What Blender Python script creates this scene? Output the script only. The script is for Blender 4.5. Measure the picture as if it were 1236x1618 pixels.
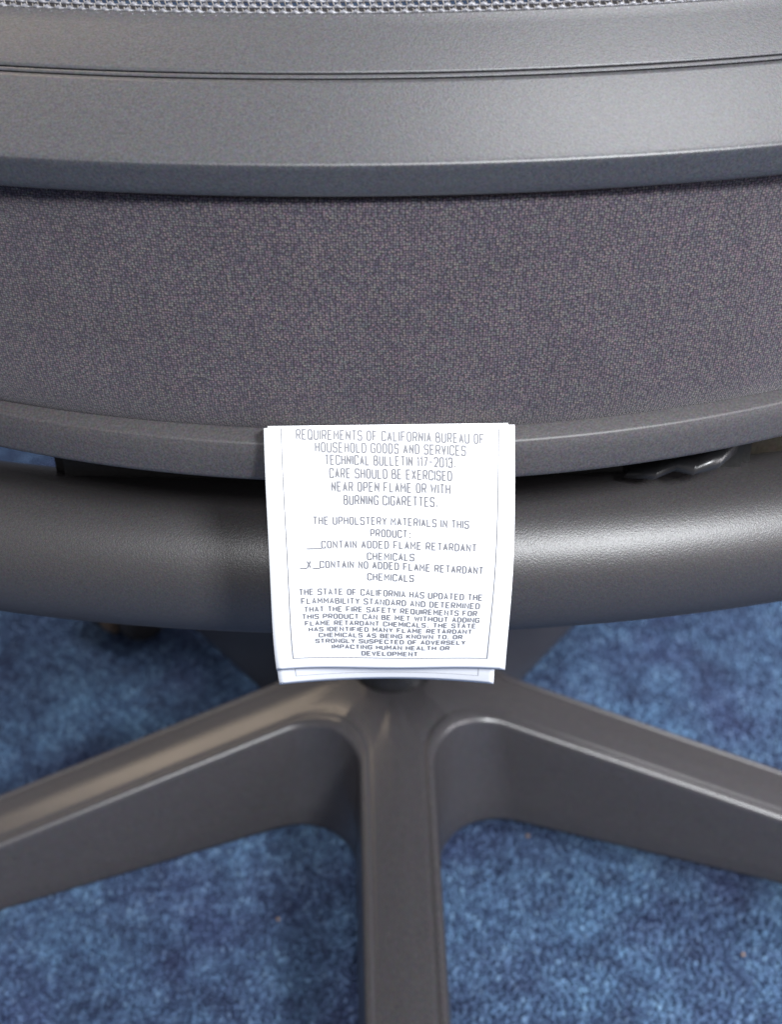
import bpy, bmesh, math, random
import numpy as np
from mathutils import Matrix, Vector

for o in list(bpy.data.objects):
    bpy.data.objects.remove(o, do_unlink=True)
SC = bpy.context.scene
COL = SC.collection
R = math.radians
random.seed(4); rng = np.random.default_rng(7)

# ------------------------------------------------------------------ camera
PITCH, ROLL = 33.0, 0.75
cam_d = bpy.data.cameras.new('camera'); cam = bpy.data.objects.new('camera', cam_d); COL.objects.link(cam)
cam.matrix_world = (Matrix.Translation((0.0, -0.612, 0.681)) @ Matrix.Rotation(R(90 - PITCH), 4, 'X')
                    @ Matrix.Rotation(R(-ROLL), 4, 'Z'))
cam_d.sensor_fit = 'HORIZONTAL'; cam_d.sensor_width = 36.0
cam_d.lens = 2086.0 / 1236.0 * 36.0
cam_d.clip_start = 0.02; cam_d.clip_end = 60
cam_d.dof.use_dof = True; cam_d.dof.focus_distance = 0.405; cam_d.dof.aperture_fstop = 18.0
SC.camera = cam

# ------------------------------------------------------------------ room light (indoors: ceiling panels, plus added key and side lights)
world = bpy.data.worlds.new('World'); SC.world = world; world.use_nodes = True
wn = world.node_tree.nodes; wl = world.node_tree.links
wn['Background'].inputs['Color'].default_value = (0.84, 0.80, 0.84, 1)
wn['Background'].inputs['Strength'].default_value = 0.46

def area(name, loc, target, sx, sy, power, col):
    d = bpy.data.lights.new(name, 'AREA'); d.shape = 'RECTANGLE'; d.size = sx; d.size_y = sy
    d.energy = power; d.color = col
    o = bpy.data.objects.new(name, d); COL.objects.link(o); o.location = loc
    o.rotation_euler = (Vector(target) - Vector(loc)).to_track_quat('-Z', 'Y').to_euler()
    return o
area('unseen_key_light', (0.82, -1.60, 1.74), (0, -.2, .45), 0.36, 0.36, 78, (0.94, 0.97, 1.0))  # unseen light behind the camera, placed to brighten the tube's right side
area('unseen_key_light', (0.10, -1.80, 1.80), (0, -.2, .45), 0.22, 0.22, 30, (0.96, 0.98, 1.0))  # unseen small light, added for the highlights on the leg ridges
area('side_fill_light', (2.2, -1.1, 1.1), (0, 0, .3), 1.0, 1.2, 42, (0.98, 0.95, 1.0))  # unseen low source, added at the right to lighten the left leg's wall
area('ceiling_panel_light', (0.75, 0.0, 2.5), (0.75, 0.0, 0), 1.0, 0.6, 44, (0.97, 0.98, 1.0))
area('ceiling_panel_light', (-1.2, 1.5, 2.5), (-1.2, 1.5, 0), 1.2, 0.6, 24, (1.0, 0.80, 0.58))  # unseen panel, placed and tinted orange to turn the leg tops brown

SC.view_settings.view_transform = 'Standard'; SC.view_settings.look = 'None'
SC.view_settings.exposure = 0.0; SC.view_settings.gamma = 1.0
SC.view_settings.use_curve_mapping = False

# ------------------------------------------------------------------ materials
class N:
    def __init__(s, name):
        s.m = bpy.data.materials.new(name); s.m.use_nodes = True
        s.t = s.m.node_tree; s.b = s.t.nodes['Principled BSDF']
    def n(s, typ, **kw):
        x = s.t.nodes.new(typ)
        for k, v in kw.items():
            if k.startswith('i_'): x.inputs[k[2:].replace('_', ' ')].default_value = v
            else: setattr(x, k, v)
        return x
    def l(s, a, b): s.t.links.new(a, b)
    def ramp(s, fac, stops):
        r = s.n('ShaderNodeValToRGB'); e = r.color_ramp.elements
        while len(e) < len(stops): e.new(0.5)
        for q, (p, c) in zip(e, stops):
            q.position = p; q.color = (c[0], c[1], c[2], 1)
        s.l(fac, r.inputs['Fac']); return r.outputs['Color']
    def mix(s, fac, a, b, mode='MIX'):
        x = s.n('ShaderNodeMix', data_type='RGBA', blend_type=mode)
        for sock, v in ((x.inputs[0], fac), (x.inputs[6], a), (x.inputs[7], b)):
            if hasattr(v, 'links') or hasattr(v, 'is_linked'): s.l(v, sock)
            else: sock.default_value = v if not isinstance(v, tuple) else (*v, 1)
        return x.outputs[2]

def plastic(name, base, rough, grain=1400., bump=.25, speck=.35, spec=.5, chroma=.25, dist=.0002):
    k = N(name); tc = k.n('ShaderNodeTexCoord')
    a = k.n('ShaderNodeTexNoise', i_Scale=grain, i_Detail=2.0); k.l(tc.outputs['Object'], a.inputs['Vector'])
    c = k.n('ShaderNodeTexNoise', i_Scale=grain * .55, i_Detail=1.0); k.l(tc.outputs['Object'], c.inputs['Vector'])
    d = k.n('ShaderNodeTexNoise', i_Scale=9.0, i_Detail=3.0); k.l(tc.outputs['Object'], d.inputs['Vector'])
    g = k.ramp(a.outputs['Fac'], [(.25, [base[i] * (1 - speck) for i in range(3)]), (.75, [base[i] * (1 + speck) for i in range(3)])])
    tint = k.mix(chroma, (1.0, 1.0, 1.0), k.mix(1.0, c.outputs['Color'], (2.0, 2.0, 2.0), 'MULTIPLY'))
    k.l(k.mix(1.0, g, tint, 'MULTIPLY'), k.b.inputs['Base Color'])
    mr = k.n('ShaderNodeMapRange'); k.l(d.outputs['Fac'], mr.inputs['Value'])
    mr.inputs['To Min'].default_value = rough - .05; mr.inputs['To Max'].default_value = rough + .05
    k.l(mr.outputs['Result'], k.b.inputs['Roughness'])
    k.b.inputs['Specular IOR Level'].default_value = spec
    b = k.n('ShaderNodeBump', i_Strength=bump, i_Distance=dist); k.l(a.outputs['Fac'], b.inputs['Height'])
    k.l(b.outputs['Normal'], k.b.inputs['Normal'])
    return k.m

M = {}
M['frame'] = plastic('frame_plastic', (.037, .037, .041), .44, 1500, .3)
M['shell'] = plastic('shell_plastic', (.037, .034, .036), .50, 1500, .3)
M['tube'] = plastic('powder_coated_tube', (.028, .026, .027), .40, 1900, .5, .3, .55)
M['base'] = plastic('base_plastic', (.036, .034, .037), .30, 1300, .12, .4)
M['black'] = plastic('black_gloss_plastic', (.014, .014, .015), .30, 300, .15, .2, .5, .1)
M['dark'] = plastic('matt_black_casting', (.010, .010, .010), .6, 700, .3, .3, .3, .1)
M['bracket'] = plastic('brown_steel', (.026, .021, .016), .45, 800, .2)
M['wheel'] = plastic('caster_plastic', (.035, .032, .030), .45, 800, .2)
M['fork'] = plastic('caster_hood', (.16, .11, .065), .35, 600, .2)

def fabric_mat():
    k = N('knit_fabric'); uv = k.n('ShaderNodeUVMap')
    mp = k.n('ShaderNodeMapping'); k.l(uv.outputs['UV'], mp.inputs['Vector'])
    mp.inputs['Scale'].default_value = (1260, 1360, 1)
    v = k.n('ShaderNodeTexVoronoi', i_Scale=1.0, i_Randomness=.5); k.l(mp.outputs['Vector'], v.inputs['Vector'])
    mp2 = k.n('ShaderNodeMapping'); k.l(uv.outputs['UV'], mp2.inputs['Vector'])
    mp2.inputs['Scale'].default_value = (1.0, 1.0, 1.0)
    big = k.n('ShaderNodeTexNoise', i_Scale=60.0, i_Detail=4.0); k.l(mp2.outputs['Vector'], big.inputs['Vector'])
    fine = k.n('ShaderNodeTexNoise', i_Scale=1500.0, i_Detail=2.0); k.l(mp2.outputs['Vector'], fine.inputs['Vector'])
    base = k.ramp(v.outputs['Distance'], [(.06, (.098, .086, .096)), (.40, (.053, .045, .053)), (.68, (.016, .013, .016))])
    hv = k.n('ShaderNodeHueSaturation'); k.l(v.outputs['Color'], hv.inputs['Color']); hv.inputs['Saturation'].default_value = .55
    col = k.mix(.26, base, k.mix(1.0, base, k.mix(1.0, hv.outputs['Color'], (2.2, 2.1, 2.3), 'MULTIPLY'), 'MULTIPLY'))
    col = k.mix(1.0, col, k.ramp(big.outputs['Fac'], [(.3, (.92, .92, .92)), (.7, (1.06, 1.05, 1.06))]), 'MULTIPLY')
    col = k.mix(1.0, col, k.ramp(fine.outputs['Fac'], [(.3, (.7, .7, .7)), (.7, (1.25, 1.25, 1.25))]), 'MULTIPLY')
    k.l(col, k.b.inputs['Base Color'])
    k.b.inputs['Roughness'].default_value = .85; k.b.inputs['Specular IOR Level'].default_value = .2
    k.b.inputs['Sheen Weight'].default_value = .15
    b = k.n('ShaderNodeBump', i_Strength=.7, i_Distance=.0004, invert=True); k.l(v.outputs['Distance'], b.inputs['Height'])
    k.l(b.outputs['Normal'], k.b.inputs['Normal'])
    return k.m
M['fabric'] = fabric_mat()

def yarn_mat(name, a, b, rough):
    k = N(name); g = k.n('ShaderNodeTexCoord')
    t = k.n('ShaderNodeTexNoise', i_Scale=700.0, i_Detail=2.0); k.l(g.outputs['Object'], t.inputs['Vector'])
    k.l(k.ramp(t.outputs['Fac'], [(.35, a), (.65, b)]), k.b.inputs['Base Color'])
    k.b.inputs['Roughness'].default_value = rough
    return k.m
M['weft'] = yarn_mat('mesh_weft_yarn', (.08, .08, .09), (.17, .17, .19), .35)
M['warp'] = yarn_mat('mesh_warp_filament', (.10, .09, .08), (.20, .19, .18), .3)

def paper_mat(name, c):
    k = N(name); tc = k.n('ShaderNodeTexCoord')
    t = k.n('ShaderNodeTexNoise', i_Scale=500.0, i_Detail=3.0); k.l(tc.outputs['Object'], t.inputs['Vector'])
    k.l(k.ramp(t.outputs['Fac'], [(.3, [x * .97 for x in c]), (.7, c)]), k.b.inputs['Base Color'])
    k.b.inputs['Roughness'].default_value = .55
    b = k.n('ShaderNodeBump', i_Strength=.15, i_Distance=.0001); k.l(t.outputs['Fac'], b.inputs['Height'])
    k.l(b.outputs['Normal'], k.b.inputs['Normal'])
    return k.m
M['paper'] = paper_mat('tag_paper', (.72, .725, .74))
M['ink'] = paper_mat('grey_ink', (.14, .14, .15))
M['ink_pale'] = paper_mat('pale_grey_ink', (.34, .34, .36))

def carpet_mat(name, isl=True):
    k = N(name); tc = k.n('ShaderNodeTexCoord')
    a = k.n('ShaderNodeTexNoise', i_Scale=34.0, i_Detail=5.0, i_Roughness=.62); k.l(tc.outputs['Object'], a.inputs['Vector'])
    b = k.n('ShaderNodeTexNoise', i_Scale=140.0, i_Detail=3.0); k.l(tc.outputs['Object'], b.inputs['Vector'])
    col = k.ramp(a.outputs['Fac'], [(.33, (.036, .052, .100)), (.5, (.054, .088, .162)), (.68, (.074, .124, .212))])
    col = k.mix(1.0, col, k.ramp(b.outputs['Fac'], [(.3, (.74, .74, .78)), (.7, (1.25, 1.25, 1.22))]), 'MULTIPLY')
    vio = k.n('ShaderNodeTexNoise', i_Scale=11.0, i_Detail=2.0); k.l(tc.outputs['Object'], vio.inputs['Vector'])
    col = k.mix(1.0, col, k.ramp(vio.outputs['Fac'], [(.34, (.86, .76, .84)), (.5, (1.0, 1.0, 1.0)), (.66, (1.18, 1.28, 1.24))]), 'MULTIPLY')
    if isl:
        g = k.n('ShaderNodeNewGeometry')
        col = k.mix(1.0, col, k.ramp(g.outputs['Random Per Island'], [(0.0, (.58, .55, .62)), (.5, (1, 1, 1)), (.9, (1.3, 1.38, 1.34)), (1.0, (1.9, 1.85, 1.6))]), 'MULTIPLY')
    k.l(col, k.b.inputs['Base Color']); k.b.inputs['Roughness'].default_value = .95
    k.b.inputs['Specular IOR Level'].default_value = .1
    return k.m
M['carpet'] = carpet_mat('blue_carpet_backing', False)
M['pile'] = carpet_mat('blue_carpet_pile')
M['crumb'] = paper_mat('crumb', (.30, .20, .13))

# ------------------------------------------------------------------ helpers
def link(name, me, mat, parent=None, smooth=True):
    o = bpy.data.objects.new(name, me); COL.objects.link(o)
    if mat and not me.materials: me.materials.append(mat)
    if parent: o.parent = parent
    if smooth:
        me.polygons.foreach_set('use_smooth', [True] * len(me.polygons))
    return o

def mesh(name, V, F, uv=None):
    me = bpy.data.meshes.new(name); me.from_pydata([tuple(v) for v in V], [], F); me.update()
    if uv is not None:
        lay = me.uv_layers.new(name='UVMap')
        for lp in me.loops: lay.data[lp.index].uv = uv[lp.vertex_index]
    return me

def empty(name, loc=(0, 0, 0)):
    o = bpy.data.objects.new(name, None); COL.objects.link(o); o.location = loc; o.empty_display_size = .05
    return o

def sweep(prof, x0, x1, nx, yfun, zfun=None, closed=False, cap=False):
    """profile (y,z) points carried along x on a plan curve y += yfun(x, y, z)"""
    V, U, F = [], [], []
    n = len(prof)
    acc = [0.0]
    for a, b in zip(prof, prof[1:]): acc.append(acc[-1] + math.dist(a, b))
    sx = 0.0; last = None
    for i in range(nx + 1):
        x = x0 + (x1 - x0) * i / nx
        cx, cy = x, yfun(x)
        if last: sx += math.dist(last, (cx, cy))
        last = (cx, cy)
        e = 1e-4; sl = (yfun(x + e) - yfun(x - e)) / (2 * e); h = math.hypot(1, sl)
        nxn, nyn = -sl / h, 1 / h          # inward normal (towards the seat middle)
        y0 = prof[0][0]
        for j, (py, pz) in enumerate(prof):
            dd = py - y0
            V.append((x + nxn * dd, y0 + cy + nyn * dd, pz + (zfun(x, j) if zfun else 0)))
            U.append((sx, acc[j]))
    m = n if closed else n - 1
    for i in range(nx):
        for j in range(m):
            a = i * n + j; b = i * n + (j + 1) % n
            F.append((a, b, b + n, a + n))
    if cap:
        F.append(tuple(range(n - 1, -1, -1))); F.append(tuple(nx * n + j for j in range(n)))
    return V, F, U

def spline(pts, per=8):
    """Catmull-Rom through 2-D points"""
    out = []
    P = [pts[0]] + list(pts) + [pts[-1]]
    for i in range(1, len(P) - 2):
        p0, p1, p2, p3 = map(np.array, (P[i - 1], P[i], P[i + 1], P[i + 2]))
        for k in range(per):
            t = k / per
            out.append(tuple(.5 * ((2 * p1) + (-p0 + p2) * t + (2 * p0 - 5 * p1 + 4 * p2 - p3) * t * t + (-p0 + 3 * p1 - 3 * p2 + p3) * t ** 3)))
    out.append(tuple(pts[-1])); return out

def arc(Rr): return lambda x: Rr - math.sqrt(max(1e-6, Rr * Rr - x * x))

def bm_obj(name, bm, mat, parent=None, smooth=False):
    me = bpy.data.meshes.new(name); bm.to_mesh(me); bm.free()
    return link(name, me, mat, parent, smooth)

def box_bm(bm, c, s, rot=None, bevel=.001):
    r = bmesh.ops.create_cube(bm, size=1)
    vs = r['verts']
    bmesh.ops.scale(bm, verts=vs, vec=s)
    es = list({e for v in vs for e in v.link_edges})
    if bevel: vs = list({v for f in bmesh.ops.bevel(bm, geom=es, offset=bevel, segments=2, affect='EDGES')['faces'] for v in f.verts} | {v for v in vs if v.is_valid})
    if rot: bmesh.ops.rotate(bm, verts=vs, cent=(0, 0, 0), matrix=rot)
    bmesh.ops.translate(bm, verts=vs, vec=c)

def lathe(name, prof, mat, parent, seg=48, smooth=True, loc=(0, 0, 0)):
    V, F = [], []
    n = len(prof)
    for i in range(seg):
        a = 2 * math.pi * i / seg
        for r, z in prof: V.append((r * math.cos(a), r * math.sin(a), z))
    for i in range(seg):
        for j in range(n - 1):
            a = i * n + j; b = ((i + 1) % seg) * n + j
            F.append((a, b, b + 1, a + 1))
    o = link(name, mesh(name, V, F), mat, parent, smooth); o.location = loc
    return o

# ------------------------------------------------------------------ floor
V = [(-4, -3, 0), (4, -3, 0), (4, 6, 0), (-4, 6, 0)]
fl = link('floor', mesh('floor', V, [(0, 1, 2, 3)]), M['carpet'], None, False); fl['kind'] = 'structure'

def make_pile():
    p = .0027
    xs = np.arange(-.52, .52, p); ys = np.arange(-.22, .80, p)
    X, Y = np.meshgrid(xs, ys); X = X.ravel(); Y = Y.ravel(); n = X.size
    X = X + rng.uniform(-.0016, .0016, n); Y = Y + rng.uniform(-.0016, .0016, n)
    h = rng.uniform(.0030, .0038, n); r = rng.uniform(.0017, .0023, n); a = rng.uniform(0, 6.28, n)
    lx = rng.normal(0, .0007, n); ly = rng.normal(0, .0007, n)
    co = np.zeros((n, 7, 3), np.float32)
    for k in range(3):
        th = a + k * 2.0944
        co[:, k, 0] = X + r * .7 * np.cos(th); co[:, k, 1] = Y + r * .7 * np.sin(th); co[:, k, 2] = .0003
        co[:, 3 + k, 0] = X + r * np.cos(th + .4) + lx * .6; co[:, 3 + k, 1] = Y + r * np.sin(th + .4) + ly * .6; co[:, 3 + k, 2] = h * .62
    co[:, 6, 0] = X + lx; co[:, 6, 1] = Y + ly; co[:, 6, 2] = h
    tri = []
    for k in range(3):
        q = (k + 1) % 3
        tri += [(k, q, 3 + q), (k, 3 + q, 3 + k), (3 + k, 3 + q, 6)]
    tri = np.array(tri)
    F = (np.arange(n)[:, None, None] * 7 + tri[None]).reshape(-1)
    me = bpy.data.meshes.new('carpet_pile')
    me.vertices.add(n * 7); me.vertices.foreach_set('co', co.ravel())
    me.loops.add(F.size); me.loops.foreach_set('vertex_index', F.astype(np.int32))
    nf = F.size // 3
    me.polygons.add(nf); me.polygons.foreach_set('loop_start', np.arange(0, F.size, 3, dtype=np.int32))
    me.polygons.foreach_set('loop_total', np.full(nf, 3, np.int32))
    me.update(calc_edges=True); me.validate()
    o = link('carpet_pile', me, M['pile'], None, True)
    o['kind'] = 'stuff'; o['label'] = 'short mottled blue carpet pile covering the floor'; o['category'] = 'carpet'
make_pile()

# ------------------------------------------------------------------ the chair
chair = empty('swivel_chair')
chair['label'] = 'dark grey swivel office chair with mesh, padded fabric and star base'
chair['category'] = 'chair'

# ---- lower rail of the mesh back: broad smooth band with a grooved bead
yb = arc(.40)
BA, BB = (-.2378, .5968), (-.2786, .5723)
def bp(t, n=0.0):
    """point on the slightly crowned face of the rail, n above it"""
    b = .0008 * math.sin(math.pi * t) + n
    return (BA[0] + (BB[0] - BA[0]) * t - .515 * b, BA[1] + (BB[1] - BA[1]) * t + .857 * b)
G1, G2 = .395, .447                      # the two fine grooves either side of the bead
g = .0120
band = [(-.2352, .5985), (-.2362, .5978)] + [bp(G1 * k / 14) for k in range(15)] + [bp(G1 - .001, -.0002), bp(G1 - .010, -.0012), bp(G1, -.0022)]
V, F, U = sweep(band, -.26, .26, 120, yb)
frame = link('back_frame', mesh('back_frame', V, F, U), M['frame'], chair)
y_ref = band[0][0]
def rail_sweep(name, prof, parent):
    V, F, U = sweep([band[0]] + prof, -.26, .26, 120, yb)
    n = len(prof) + 1                      # drop the reference point that keeps the plan curve common
    keep = [k for k in range(len(V)) if k % n]; idx = {k: q for q, k in enumerate(keep)}
    F = [tuple(idx[k] for k in f) for f in F if all(k % n for k in f)]
    return link(name, mesh(name, [V[k] for k in keep], F, [U[k] for k in keep]), M['frame'], parent)
rail_sweep('frame_bead', [bp(G1, -.0022), bp(G1 + g - .001, -.0006), bp(G1 + g, -.0001), bp(G1 + g + .003, .0001), bp((G1 + G2) / 2, .00015), bp(G2 - g - .003, .0001), bp(G2 - g, -.0001), bp(G2 - g - .002, -.0004), bp(G2 - g - .010, -.0012), bp(G2 - g, -.0022)], frame)
low = [bp(G2 - g, -.0022), bp(G2 - .001, -.0006), bp(G2 - .0005, -.0001)] + [bp(G2 + (1 - G2) * k / 20) for k in range(20)] + spline([(-.2786, .5723), (-.2795, .5715), (-.2797, .5704), (-.2786, .5672), (-.2768, .5628), (-.2750, .5612), (-.2700, .5606), (-.2560, .5606)], 6)
rail_sweep('lower_rail', low, frame)
# back side so that the rail is a solid bar
bk = [(-.2560, .5606), (-.2350, .5700), (-.2250, .5900), (-.2290, .5990), (-.2352, .5985)]
rail_sweep('rail_rear_face', bk, frame)

# ---- woven suspension mesh rising from the rail
def make_mesh():
    Vw, Fw = [], []; Vp, Fp = [], []
    def strand(V, F, pts, r, seg=5):
        base = len(V); n = len(pts)
        for i, p in enumerate(pts):
            a = pts[max(0, i - 1)]; b = pts[min(n - 1, i + 1)]
            t = Vector(b) - Vector(a); t.normalize()
            s = t.cross(Vector((0, -.45, .9))); 
            if s.length < 1e-5: s = Vector((1, 0, 0))
            s.normalize(); u = s.cross(t)
            rr = r[i] if isinstance(r, list) else r
            for k in range(seg):
                th = 2 * math.pi * k / seg
                V.append(tuple(Vector(p) + s * rr * math.cos(th) + u * rr * math.sin(th)))
        for i in range(n - 1):
            for k in range(seg):
                a = base + i * seg + k; b = base + i * seg + (k + 1) % seg
                F.append((a, b, b + seg, a + seg))
    px, rows, pr = .00335, 40, .00175
    ncol = int(.46 / px)
    yf = arc(.40)
    d = Vector((0, .70, .714)).normalized()         # the mesh leans away from the viewer
    nrm = Vector((0, -.714, .70))
    o0 = Vector((0, -.2362, .5962))
    def pos(x, s, off): 
        q = o0 + d * s + nrm * off
        return (x, q.y + yf(x), q.z)
    for r in range(rows):
        pts, rad = [], []
        for c in range(ncol * 3):
            x = -.23 + c * px / 3
            ph = c % 3
            up = (ph == 1)
            pts.append(pos(x + ((r % 2) * .5) * px, r * pr, .00045 if up else -.00035))
            rad.append(.00072 if up else .00042)
        strand(Vw, Fw, pts, rad)
    for c in range(ncol * 2):
        x = -.23 + c * px / 2
        pts = [pos(x + (.0002 if i % 2 else -.0002), -.004 + i * pr / 2, .00035 * (1 if (i // 1 + c) % 2 else -1)) for i in range(rows * 2 + 3)]
        strand(Vp, Fp, pts, .00022, 4)
    bm_ = link('back_mesh', mesh('back_mesh', Vw, Fw), M['weft'], chair); bm_['kind'] = 'stuff'
    w = link('mesh_filaments', mesh('mesh_filaments', Vp, Fp), M['warp'], bm_); w['kind'] = 'stuff'
make_mesh()

# ---- padded fabric cushion (its rounded rear faces the viewer)
ys = arc(.345)
cush = spline([(-.2560, .4816), (-.2606, .4826), (-.2642, .4920), (-.2666, .5100), (-.2684, .5300), (-.2704, .5480), (-.2720, .5580), (-.2712, .5598), (-.2680, .5602), (-.2500, .5602), (-.2200, .5602)], 6)
V, F, U = sweep(cush, -.235, .235, 140, ys)
cu = link('seat_cushion', mesh('seat_cushion', V, F, U), M['fabric'], chair)

# ---- moulded seat shell with a rim lip below the fabric
yr = arc(.320)
def zr(x, j): return min(1, (x / .13) ** 2) * .0015
rim = [(y_, z_ - .0018) for y_, z_ in [(-.2540, .4846), (-.2604, .4846), (-.2608, .48455), (-.2612, .4843), (-.2652, .4820), (-.2656, .48165), (-.2658, .4812), (-.2664, .4770), (-.2664, .4705), (-.2662, .4694), (-.2655, .4687), (-.2640, .4684), (-.2570, .4684)]]
V, F, U = sweep(rim, -.235, .235, 140, yr)
sh = link('seat_shell', mesh('seat_shell', V, F, U), M['shell'], chair)
# shell underside (a shallow pan)
bm = bmesh.new()
vs = []
for i in range(41):
    x = -.225 + .45 * i / 40
    vs.append(((x, -.2570 + yr(x), .4666), (x, .16, .478)))
rows_ = [[bm.verts.new(p) for p in row] for row in vs]
for a, b in zip(rows_, rows_[1:]): bm.faces.new((a[0], b[0], b[1], a[1]))
pan = bm_obj('shell_underside', bm, M['shell'], sh)
md = pan.modifiers.new('thick', 'SOLIDIFY'); md.thickness = .004; md.offset = 1

# ---- cross tube under the seat
def tube():
    V, F, U = [], [], []
    yt = arc(.62); r = .0277; seg = 64; nx = 100
    for i in range(nx + 1):
        x = -.25 + .5 * i / nx
        e = 1e-4; sl = (yt(x + e) - yt(x - e)) / (2 * e); h = math.hypot(1, sl)
        c = Vector((x, -.2200 + yt(x), .4070)); nn = Vector((-sl / h, 1 / h, 0))
        for k in range(seg):
            a = 2 * math.pi * k / seg
            V.append(tuple(c + nn * r * math.cos(a) + Vector((0, 0, 1)) * r * math.sin(a)))
    for i in range(nx):
        for k in range(seg):
            a = i * seg + k; b = i * seg + (k + 1) % seg
            F.append((a, b, b + seg, a + seg))
    F.append(tuple(range(seg))); F.append(tuple(nx * seg + k for k in range(seg - 1, -1, -1)))
    return link('cross_tube', mesh('cross_tube', V, F), M['tube'], chair)
tb = tube()

# ---- tilt mechanism, brackets and levers between tube and seat
bm = bmesh.new()
box_bm(bm, (0, -.05, .405), (.15, .24, .055), None, .008)
box_bm(bm, (0, -.06, .448), (.20, .20, .040), None, .006)
mech = bm_obj('tilt_mechanism', bm, M['dark'], chair)
bm = bmesh.new()
box_bm(bm, (-.045, -.186, .434), (.152, .040, .068), None, .004)
bm_obj('mounting_bracket', bm, M['dark'], mech)
bm = bmesh.new()
box_bm(bm, (.070, -.186, .434), (.120, .040, .068), None, .004)
bm_obj('mounting_bracket', bm, M['dark'], mech)
# glossy folded lever on the right
bm = bmesh.new()
sec = [(.082, .4385, .4400, -.216), (.092, .4400, .4440, -.221), (.099, .4418, .4472, -.219), (.104, .4432, .4478, -.224), (.113, .4440, .4500, -.222), (.121, .4452, .4515, -.214)]
rings = [[bm.verts.new((x, y, z0)), bm.verts.new((x - .001, y - .0035, z0 + (z1 - z0) * .3)), bm.verts.new((x + .002, y + .001, z1)), bm.verts.new((x + .001, y + .010, z1 - .001)), bm.verts.new((x, y + .012, z0))] for x, z0, z1, y in sec]
for a, b in zip(rings, rings[1:]):
    for k in range(5): bm.faces.new((a[k], a[(k + 1) % 5], b[(k + 1) % 5], b[k]))
bm.faces.new(rings[0][::-1]); bm.faces.new(rings[-1])
bmesh.ops.recalc_face_normals(bm, faces=bm.faces)
bmesh.ops.bevel(bm, geom=list(bm.edges), offset=.0004, segments=2, affect='EDGES')
lv = bm_obj('lever', bm, M['black'], mech, True)
bm = bmesh.new()
box_bm(bm, (.168, -.178, .440), (.078, .010, .066), Matrix.Rotation(R(8), 3, 'Z'), .001)
box_bm(bm, (.128, -.185, .452), (.004, .040, .044), Matrix.Rotation(R(-24), 3, 'Z'), .001)
bm_obj('steel_plate', bm, M['bracket'], mech)

# ---- gas column
lathe('gas_column', [(.0, .07), (.0250, .07), (.0250, .1540), (.0245, .1575), (.0236, .160), (.0236, .30), (.0236, .385)], M['black'], chair, 64, True, (0, .025, 0))

# ---- five-star base
BY = .025
base = empty('star_base', (0, BY, 0)); base.parent = chair
HUBZ = .153
def leg_mesh():
    T = .335; TAU = .004
    def ztop(t): 
        q = t - .030
        return HUBZ - .205 * (q if q > .012 else (max(0, q + .012) ** 2) / .048)
    def depth(t): return .080 - .044 * min(1, max(0, (t - .05)) / .27)
    # level: (lateral offset from top half width, dz at fixed, fraction of wall depth, fillet radius)
    W0 = .0190
    RR = .0042
    lev = [(-.0056, .0, 0, .034), (-.0040, -.0003, 0, .034), (-.0029, -.0008, 0, .034), (-.0020, -.0008, 0, .034), (-.0014, -.0003, 0, .034)]
    lev += [(-.0010 + RR * math.cos(R(a)), .0001 - RR + RR * math.sin(R(a)), 0, .034) for a in (90, 80, 70, 60, 50, 40, 30, 20, 12, 5)]
    lev += [(.0040, -.0034, .25, .035), (.0050, -.0020, .5, .036), (.0060, -.001, .75, .037), (.0068, 0, .97, .038), (.0062, -.001, 1.0, .038), (.0035, -.001, 1.0, .038)]
    def curve(h0, f):
        s = math.sqrt(1 + TAU * TAU); c36, s36 = math.cos(R(36)), math.sin(R(36))
        c = (f * s + h0) / (TAU * c36 + s36)
        nx_, ny_ = TAU / s, 1 / s
        C = (c * c36, c * s36); tp = (C[0] - f * nx_, C[1] - f * ny_)
        out = []
        for i in range(30):
            t = T + (tp[0] - T) * i / 30
            out.append((t, h0 - TAU * t))
        a0 = math.atan2(-ny_, -nx_); a1 = math.atan2(-s36, -c36)
        for i in range(25):
            a = a0 + (a1 - a0) * i / 24
            out.append((C[0] + f * math.cos(a), C[1] + f * math.sin(a)))
        return out
    V, F = [], []
    crv = [curve(W0 + l[0], l[3]) for l in lev]
    n = len(crv[0])
    for side in (1, -1):
        ids = []
        inner = []
        rc = .0252
        for i in range(n):
            if i < 30:
                t = T + (rc - T) * i / 30; p = (t, 0)
            else:
                a = R(36) * (i - 30) / 24; p = (rc * math.cos(a), rc * math.sin(a))
            inner.append(p)
        rows = []
        for w in (0.0, .35, .7):
            row = []
            for i in range(n):
                q = crv[0][i]; p = (inner[i][0] * (1 - w) + q[0] * w, inner[i][1] * (1 - w) + q[1] * w)
                row.append((p[0], side * p[1], ztop(p[0]) + .0012 * (1 - w) * (1 if i < 30 else 0)))
            rows.append(row)
        for (off, dz, fr, f), cv in zip(lev, crv):
            rows.append([(x, side * y, ztop(x) + dz - fr * depth(x)) for x, y in cv])
        rows.append([(p[0], side * p[1], ztop(p[0]) - depth(p[0]) - .001) for p in inner])
        b0 = len(V)
        for row in rows: V += row
        for j in range(len(rows) - 1):
            for i in range(n - 1):
                a = b0 + j * n + i; q = (a, a + 1, a + n + 1, a + n)
                F.append(q if side > 0 else q[::-1])
        # tip closing face
        F.append(tuple(b0 + j * n for j in range(len(rows)))[::side])
    me = mesh('leg', V, F)
    bm = bmesh.new(); bm.from_mesh(me); bmesh.ops.remove_doubles(bm, verts=bm.verts, dist=1e-6)
    bmesh.ops.recalc_face_normals(bm, faces=bm.faces); bm.to_mesh(me); bm.free()
    return me
LM = leg_mesh()
STAR = -90 + 1.2
for k in range(5):
    o = link('leg', LM, M['base'], base); o.rotation_euler = (0, 0, R(STAR + 72 * k))

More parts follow.
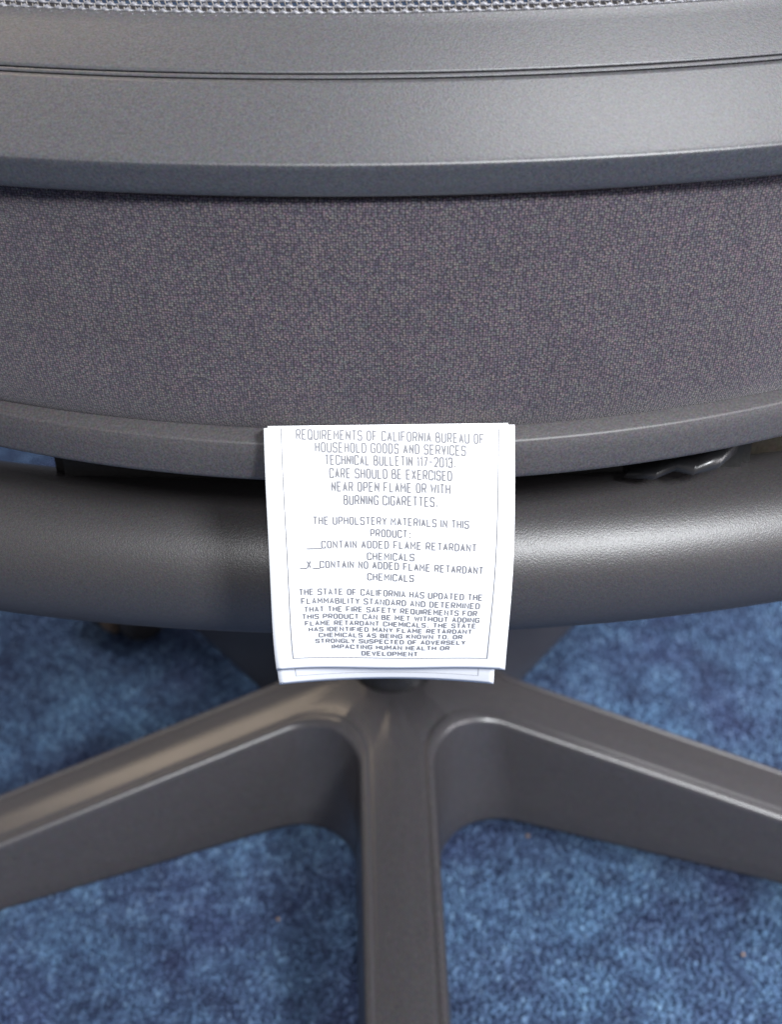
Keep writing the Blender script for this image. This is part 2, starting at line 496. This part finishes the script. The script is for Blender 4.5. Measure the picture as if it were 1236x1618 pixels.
# ---- casters
def caster_parts():
    V = []
    wheel_prof = [(.0, -.0095), (.020, -.0095), (.026, -.0085), (.0285, -.005), (.0290, 0), (.0285, .005), (.026, .0085), (.020, .0095), (.0, .0095)]
    def mk(prof, seg=28):
        V, F = [], []; n = len(prof)
        for i in range(seg):
            a = 2 * math.pi * i / seg
            for r, z in prof: V.append((z, r * math.cos(a), r * math.sin(a)))
        for i in range(seg):
            for j in range(n - 1):
                a = i * n + j; b = ((i + 1) % seg) * n + j
                F.append((a, a + 1, b + 1, b))
        return mesh('wheel', V, F)
    wm = mk(wheel_prof)
    bm = bmesh.new()
    # hood: partial drum between and above the wheels
    n = 18; rings = []
    for x in (-.006, .006):
        row = [bm.verts.new((x, .031 * math.cos(a), .031 * math.sin(a))) for a in [R(-30 + 240 * i / n) for i in range(n + 1)]]
        row.append(bm.verts.new((x, -.008, -.010)));  rings.append(row)
    m = len(rings[0])
    for i in range(m): bm.faces.new((rings[0][i], rings[0][(i + 1) % m], rings[1][(i + 1) % m], rings[1][i]))
    bm.faces.new(rings[0][::-1]); bm.faces.new(rings[1])
    hood = bpy.data.meshes.new('hood'); bm.to_mesh(hood); bm.free()
    return wm, hood
WM, HOOD = caster_parts()
swiv = [20, 75, 160, -30, 100]
for k in range(5):
    a = R(STAR + 72 * k); tip = Vector((.328 * math.cos(a), .328 * math.sin(a) + BY, 0))
    cs = empty('caster', tip); cs.parent = chair; cs.rotation_euler = (0, 0, R(swiv[k]))
    st = lathe('stem', [(.0, .055), (.0055, .055), (.0055, .062), (.009, .063), (.009, .074), (0, .074)], M['fork'], cs, 20)
    ho = link('hood', HOOD, M['fork'], cs); ho.location = (0, -.034, .0345)
    for sx in (-1, 1):
        w = link('wheel', WM, M['wheel'], cs); w.location = (sx * .0165, -.034, .0345)

# ------------------------------------------------------------------ the law tag
tag = empty('law_tag', (0, -.2642, .3975))
tag['label'] = 'white printed law tag of two sheets hanging from the seat rim'; tag['category'] = 'tag'
LF, LB, W = .0890, .1008, .0752
TS = 200
_prof = []
y, z = -.2662, .4872
for i in range(TS + 1):
    s = i * .110 / TS; _prof.append((y, z))
    e = R(26 - 42 * (s / .09)); y -= math.sin(e) * .110 / TS; z -= math.cos(e) * .110 / TS
def tag_pos(s, w, off=0.0, sheet=0):
    """s down the sheet, w across it, off = height above the sheet's face"""
    s = s + .020 * w
    if off > 0: s = max(s, .0001)
    q = min(max(s, 0), .1099) / .110 * TS; i = int(q); f = q - i
    a, b = _prof[i], _prof[i + 1]
    y = a[0] + (b[0] - a[0]) * f; z = a[1] + (b[1] - a[1]) * f
    if s < 0: z += s * .48; y += -s * .87
    e = R(26 - 42 * (s / .09))
    k = s / .09
    bow = -.0016 * (w / .0376) ** 2 * (.25 + k) + .0007 * math.sin(w * 95 + 1.0 + s * 40) * k
    if sheet: bow = -.0026 * (w / .0376) ** 2 * k * k + .0030 * k + .0005
    x = -.0006 + w + (.0004 if not sheet else -.0013 * k) + .0006 * k * math.sin(s * 60)
    return (x, y + bow - math.cos(e) * off, z - math.sin(e) * off + math.sin(e) * bow * 0 + .00015 * (1 if sheet else 0))

def sheet(name, L, sh, mat, wd):
    nu, nv = 40, 60; V, F = [], []
    def patch(s0, s1, n):
        b = len(V)
        for j in range(n + 1):
            for i in range(nu + 1):
                w = -wd / 2 + wd * i / nu
                sj = s0 + (s1 - s0) * j / n
                p = tag_pos(sj - .020 * w * (1 if sj <= 0 else 0), w, 0, sh)
                V.append(tuple(p[k] - tag.location[k] for k in range(3)))
        for j in range(n):
            for i in range(nu):
                a = b + j * (nu + 1) + i; F.append((a, a + nu + 1, a + nu + 2, a + 1))
    patch(0.0, L, nv)
    patch(-.0058, 0.0, 3)                  # folded tab that runs back into the seam
    o = link(name, mesh(name, V, F), mat, tag)
    md = o.modifiers.new('thick', 'SOLIDIFY'); md.thickness = .0001; md.offset = -1
    return o
front = sheet('front_sheet', LF, 0, M['paper'], W)
rear = sheet('rear_sheet', LB, 1, M['paper'], .0722)

# stroke lettering in a narrow squared engineering style: cell 4 wide x 6 high, y up
def rnd(pts, r=1.3, n=4, closed=False):
    """round every inner corner of a polyline"""
    P = [np.array(p, float) for p in pts]; out = []
    m = len(P)
    for i, p in enumerate(P):
        if not closed and (i == 0 or i == m - 1): out.append(tuple(p)); continue
        a, b = P[(i - 1) % m], P[(i + 1) % m]
        da, db = np.linalg.norm(a - p), np.linalg.norm(b - p)
        q = min(r, da * .5, db * .5)
        s, e = p + (a - p) / da * q, p + (b - p) / db * q
        for k in range(n + 1):
            t = k / n; out.append(tuple((1 - t) ** 2 * s + 2 * t * (1 - t) * p + t * t * e))
    if closed: out.append(out[0])
    return out
G = {
 'A': [[(0, 0), (2, 6), (4, 0)], [(.7, 1.8), (3.3, 1.8)]],
 'B': [rnd([(0, 3.2), (3.7, 3.2), (3.7, 6), (0, 6)]), [(0, 6), (0, 0)], rnd([(0, 0), (4, 0), (4, 3.2), (1.5, 3.2)])],
 'C': [rnd([(4, 4.4), (4, 6), (0, 6), (0, 0), (4, 0), (4, 1.6)])],
 'D': [rnd([(-.35, 0), (4, 0), (4, 6), (-.35, 6)], 2.2), [(0, 6), (0, 0)]],
 'E': [[(4, 6), (0, 6), (0, 0), (4, 0)], [(0, 3.1), (3.3, 3.1)]],
 'F': [[(4, 6), (0, 6), (0, 0)], [(0, 2.9), (3.3, 2.9)]],
 'G': [rnd([(4, 4.5), (4, 6), (0, 6), (0, 0), (4, 0), (4, 2.9), (2.2, 2.9)])],
 'H': [[(0, 0), (0, 6)], [(4, 0), (4, 6)], [(0, 3.1), (4, 3.1)]],
 'I': [[(0, 0), (0, 6)]],
 'K': [[(0, 0), (0, 6)], [(4, 6), (0, 2.2)], [(1.5, 3.5), (4, 0)]],
 'L': [[(0, 6), (0, 0), (3.8, 0)]],
 'M': [[(0, 0), (0, 6), (2.4, 2.2), (4.8, 6), (4.8, 0)]],
 'N': [[(0, 0), (0, 6), (4, 0), (4, 6)]],
 'O': [rnd([(0, 0), (4, 0), (4, 6), (0, 6)], 1.8, closed=True)],
 'P': [[(0, 0), (0, 6)], rnd([(0, 6), (4, 6), (4, 2.7), (0, 2.7)])],
 'Q': [rnd([(0, 0), (4, 0), (4, 6), (0, 6)], closed=True), [(2.4, 1.4), (4.2, -.6)]],
 'R': [[(0, 0), (0, 6)], rnd([(0, 6), (4, 6), (4, 2.8), (0, 2.8)]), [(2.2, 2.8), (4, 0)]],
 'S': [rnd([(4, 4.7), (4, 6), (0, 6), (0, 3.1), (4, 3.1), (4, 0), (0, 0), (0, 1.3)])],
 'T': [[(0, 6), (4, 6)], [(2, 6), (2, 0)]],
 'U': [rnd([(0, 6), (0, 0), (4, 0), (4, 6)])],
 'V': [[(0, 6), (2, 0), (4, 6)]],
 'W': [[(0, 6), (1.4, 0), (2.8, 5), (4.2, 0), (5.6, 6)]],
 'X': [[(0, 0), (4, 6)], [(0, 6), (4, 0)]],
 'Y': [[(0, 6), (2, 2.7), (4, 6)], [(2, 2.7), (2, 0)]],
 '0': [rnd([(0, 0), (4, 0), (4, 6), (0, 6)], closed=True)],
 '1': [[(0, 4.6), (1.4, 6), (1.4, 0)]],
 '2': [rnd([(0, 4.5), (0, 6), (4, 6), (4, 3.4)]) + [(0, 0), (4, 0)]],
 '3': [rnd([(0, 4.7), (0, 6), (4, 6), (4, 3.2), (1.4, 3.2)]), rnd([(2, 3.2), (4, 3.2), (4, 0), (0, 0), (0, 1.3)])],
 '7': [[(0, 6), (4, 6), (1.4, 0)]],
 '-': [[(0, 3), (3.6, 3)]], '.': [[(0, .45), (2.0, .45)]], ',': [[(.3, .8), (0, -.8)]], ':': [[(0, .45), (2.0, .45)], [(0, 3.8), (2.0, 3.8)]],
 '_': [[(-.2, -.5), (4.1, -.5)]],
}
GW = {k: max(p[0] for st in v for p in st) for k, v in G.items()}
GW['_'] = 4; 
def ribbon(V, F, pts, hw):
    n = len(pts); P = [np.array(p, float) for p in pts]
    closed = np.linalg.norm(P[0] - P[-1]) < 1e-9
    b = len(V)
    for i in range(n):
        d0 = P[i] - P[i - 1] if i > 0 else (P[-1] - P[-2] if closed else P[1] - P[0])
        d1 = P[i + 1] - P[i] if i < n - 1 else (P[1] - P[0] if closed else P[-1] - P[-2])
        d0 = d0 / (np.linalg.norm(d0) + 1e-12); d1 = d1 / (np.linalg.norm(d1) + 1e-12)
        n0 = np.array([-d0[1], d0[0]]); n1 = np.array([-d1[1], d1[0]])
        m = n0 + n1; L = np.linalg.norm(m)
        m = m / L if L > 1e-6 else n0
        k = hw / max(.45, float(m @ n1))
        V.append(P[i] + m * k); V.append(P[i] - m * k)
    for i in range(n - 1):
        a = b + 2 * i; F.append((a, a + 1, a + 3, a + 2))

def text_line(txt, sc, w0, w1, h, parent, tilt=0.0, stroke=.00034, ink='ink'):
    """one printed line: sc = centre of the capitals down the sheet, w0..w1 across, h = capital height"""
    x = 0; items = []
    for ch in txt:
        if ch == ' ': x += 3.6; continue
        items.append((ch, x)); x += GW[ch] + (2.5 if ch != '_' else .25)
        if ch == '_': pass
    total = x - 2.5
    kx = (w1 - w0) / total; ky = h / 6
    V, F = [], []
    off = .00006
    for ch, x0 in items:
        for st in G[ch]:
            pts = []
            fine = []
            for p in st: fine.append(((p[0] + x0) * kx + w0, (p[1] - 3) * ky))
            dens = [fine[0]]
            for a, b in zip(fine, fine[1:]):
                m = max(1, int(math.dist(a, b) / .0012))
                for q in range(1, m + 1): dens.append((a[0] + (b[0] - a[0]) * q / m, a[1] + (b[1] - a[1]) * q / m))
            ribbon(V, F, dens, stroke / 2)
        off += .0000
    VV = []
    for u, v in V:
        s = sc - v + tilt * u
        p = tag_pos(s, u, off)
        VV.append((p[0] - tag.location.x, p[1] - tag.location.y, p[2] - tag.location.z))
    return link('text_line', mesh('text_line', VV, F), M[ink], parent, False)

# (text, centre down the sheet, left, right, capital height) in millimetres
LINES = [
 ('REQUIREMENTS OF CALIFORNIA BUREAU OF', 3.06, -27.82, 28.31, 2.8, 0.018),
 ('HOUSEHOLD GOODS AND SERVICES', 6.79, -22.20, 22.78, 2.8, 0.018),
 ('TECHNICAL BULLETIN 117-2013.', 10.55, -19.43, 19.91, 2.8, 0.018),
 ('CARE SHOULD BE EXERCISED', 14.63, -18.18, 18.56, 2.8, 0.018),
 ('NEAR OPEN FLAME OR WITH', 18.76, -17.71, 17.97, 2.8, 0.018),
 ('BURNING CIGARETTES.', 22.96, -14.16, 14.32, 2.8, 0.018),
 ('THE UPHOLSTERY MATERIALS IN THIS', 29.69, -23.61, 23.60, 2.35, 0.02),
 ('PRODUCT:', 33.67, -6.27, 5.96, 2.35, 0.02),
 ('____CONTAIN ADDED FLAME RETARDANT', 37.52, -26.02, 26.02, 2.35, 0.012),
 ('CHEMICALS', 41.58, -7.40, 6.89, 2.35, 0.01),
 ('__X__CONTAIN NO ADDED FLAME RETARDANT', 44.83, -28.28, 28.31, 2.35, 0.03),
 ('CHEMICALS', 48.97, -7.36, 6.86, 2.35, 0.02),
 ('THE STATE OF CALIFORNIA HAS UPDATED THE', 54.96, -28.75, 28.54, 2.2, 0.03),
 ('FLAMMABILITY STANDARD AND DETERMINED', 58.44, -28.12, 27.83, 2.1, 0.028),
 ('THAT THE FIRE SAFETY REQUIREMENTS FOR', 61.65, -27.27, 27.11, 1.95, 0.022),
 ('THIS PRODUCT CAN BE MET WITHOUT ADDING', 64.56, -28.02, 28.00, 1.85, 0.018),
 ('FLAME RETARDANT CHEMICALS. THE STATE', 67.28, -27.16, 27.08, 1.75, 0.012),
 ('HAS IDENTIFIED MANY FLAME RETARDANT', 69.93, -26.07, 25.93, 1.7, 0.01),
 ('CHEMICALS AS BEING KNOWN TO, OR', 72.52, -22.93, 22.95, 1.7, 0.006),
 ('STRONGLY SUSPECTED OF ADVERSELY', 75.19, -24.07, 24.03, 1.7, 0.005),
 ('IMPACTING HUMAN HEALTH OR', 77.95, -18.87, 18.97, 1.75, 0.005),
 ('DEVELOPMENT', 80.97, -9.29, 8.69, 1.9, 0.004),
]
for txt, sc, a, b, h, tl in LINES:
    text_line(txt, sc / 1000, a / 1000, b / 1000, h / 1000, front, tl, .00054 if h > 2.5 else .00050)

def border(name, pts, parent, sh, hw=.00018, ink='ink'):
    V, F = [], []
    dens = [pts[0]]
    for a, b in zip(pts, pts[1:]):
        m = 40
        for q in range(1, m + 1): dens.append((a[0] + (b[0] - a[0]) * q / m, a[1] + (b[1] - a[1]) * q / m))
    ribbon(V, F, dens, hw)
    VV = [tag_pos(v[1], v[0], .00006, sh) for v in V]
    VV = [(x - tag.location.x, y - tag.location.y, z - tag.location.z) for x, y, z in VV]
    return link(name, mesh(name, VV, F), M[ink], parent, False)
border('border_line', [(-.0324, .0005), (-.0318, .0832), (.0315, .0832), (.0328, .0005)], front, 0)
border('border_line', [(-.0305, .060), (-.0302, .0962), (.0308, .0962), (.0310, .060)], rear, 1, .00014, 'ink_pale')

# ------------------------------------------------------------------ crumbs on the carpet
def crumb(x, y, r, label):
    bm = bmesh.new(); bmesh.ops.create_icosphere(bm, subdivisions=1, radius=r)
    for v in bm.verts: v.co *= random.uniform(.7, 1.3); v.co.z *= .7
    o = bm_obj('crumb', bm, M['crumb'], None, False); o.location = (x, y, .0036 + r * .5)
    o['label'] = label; o['category'] = 'crumb'; o['group'] = 'crumbs on the carpet'
crumb(-.0754, -.0454, .0013, "tiny orange crumb on the carpet between the front and left legs")
crumb(.0905, .0225, .0014, "tiny orange crumb on the carpet close under the right leg near the hub")
crumb(.2146, -.0774, .0011, "tiny orange crumb on open carpet out in front of the right leg")
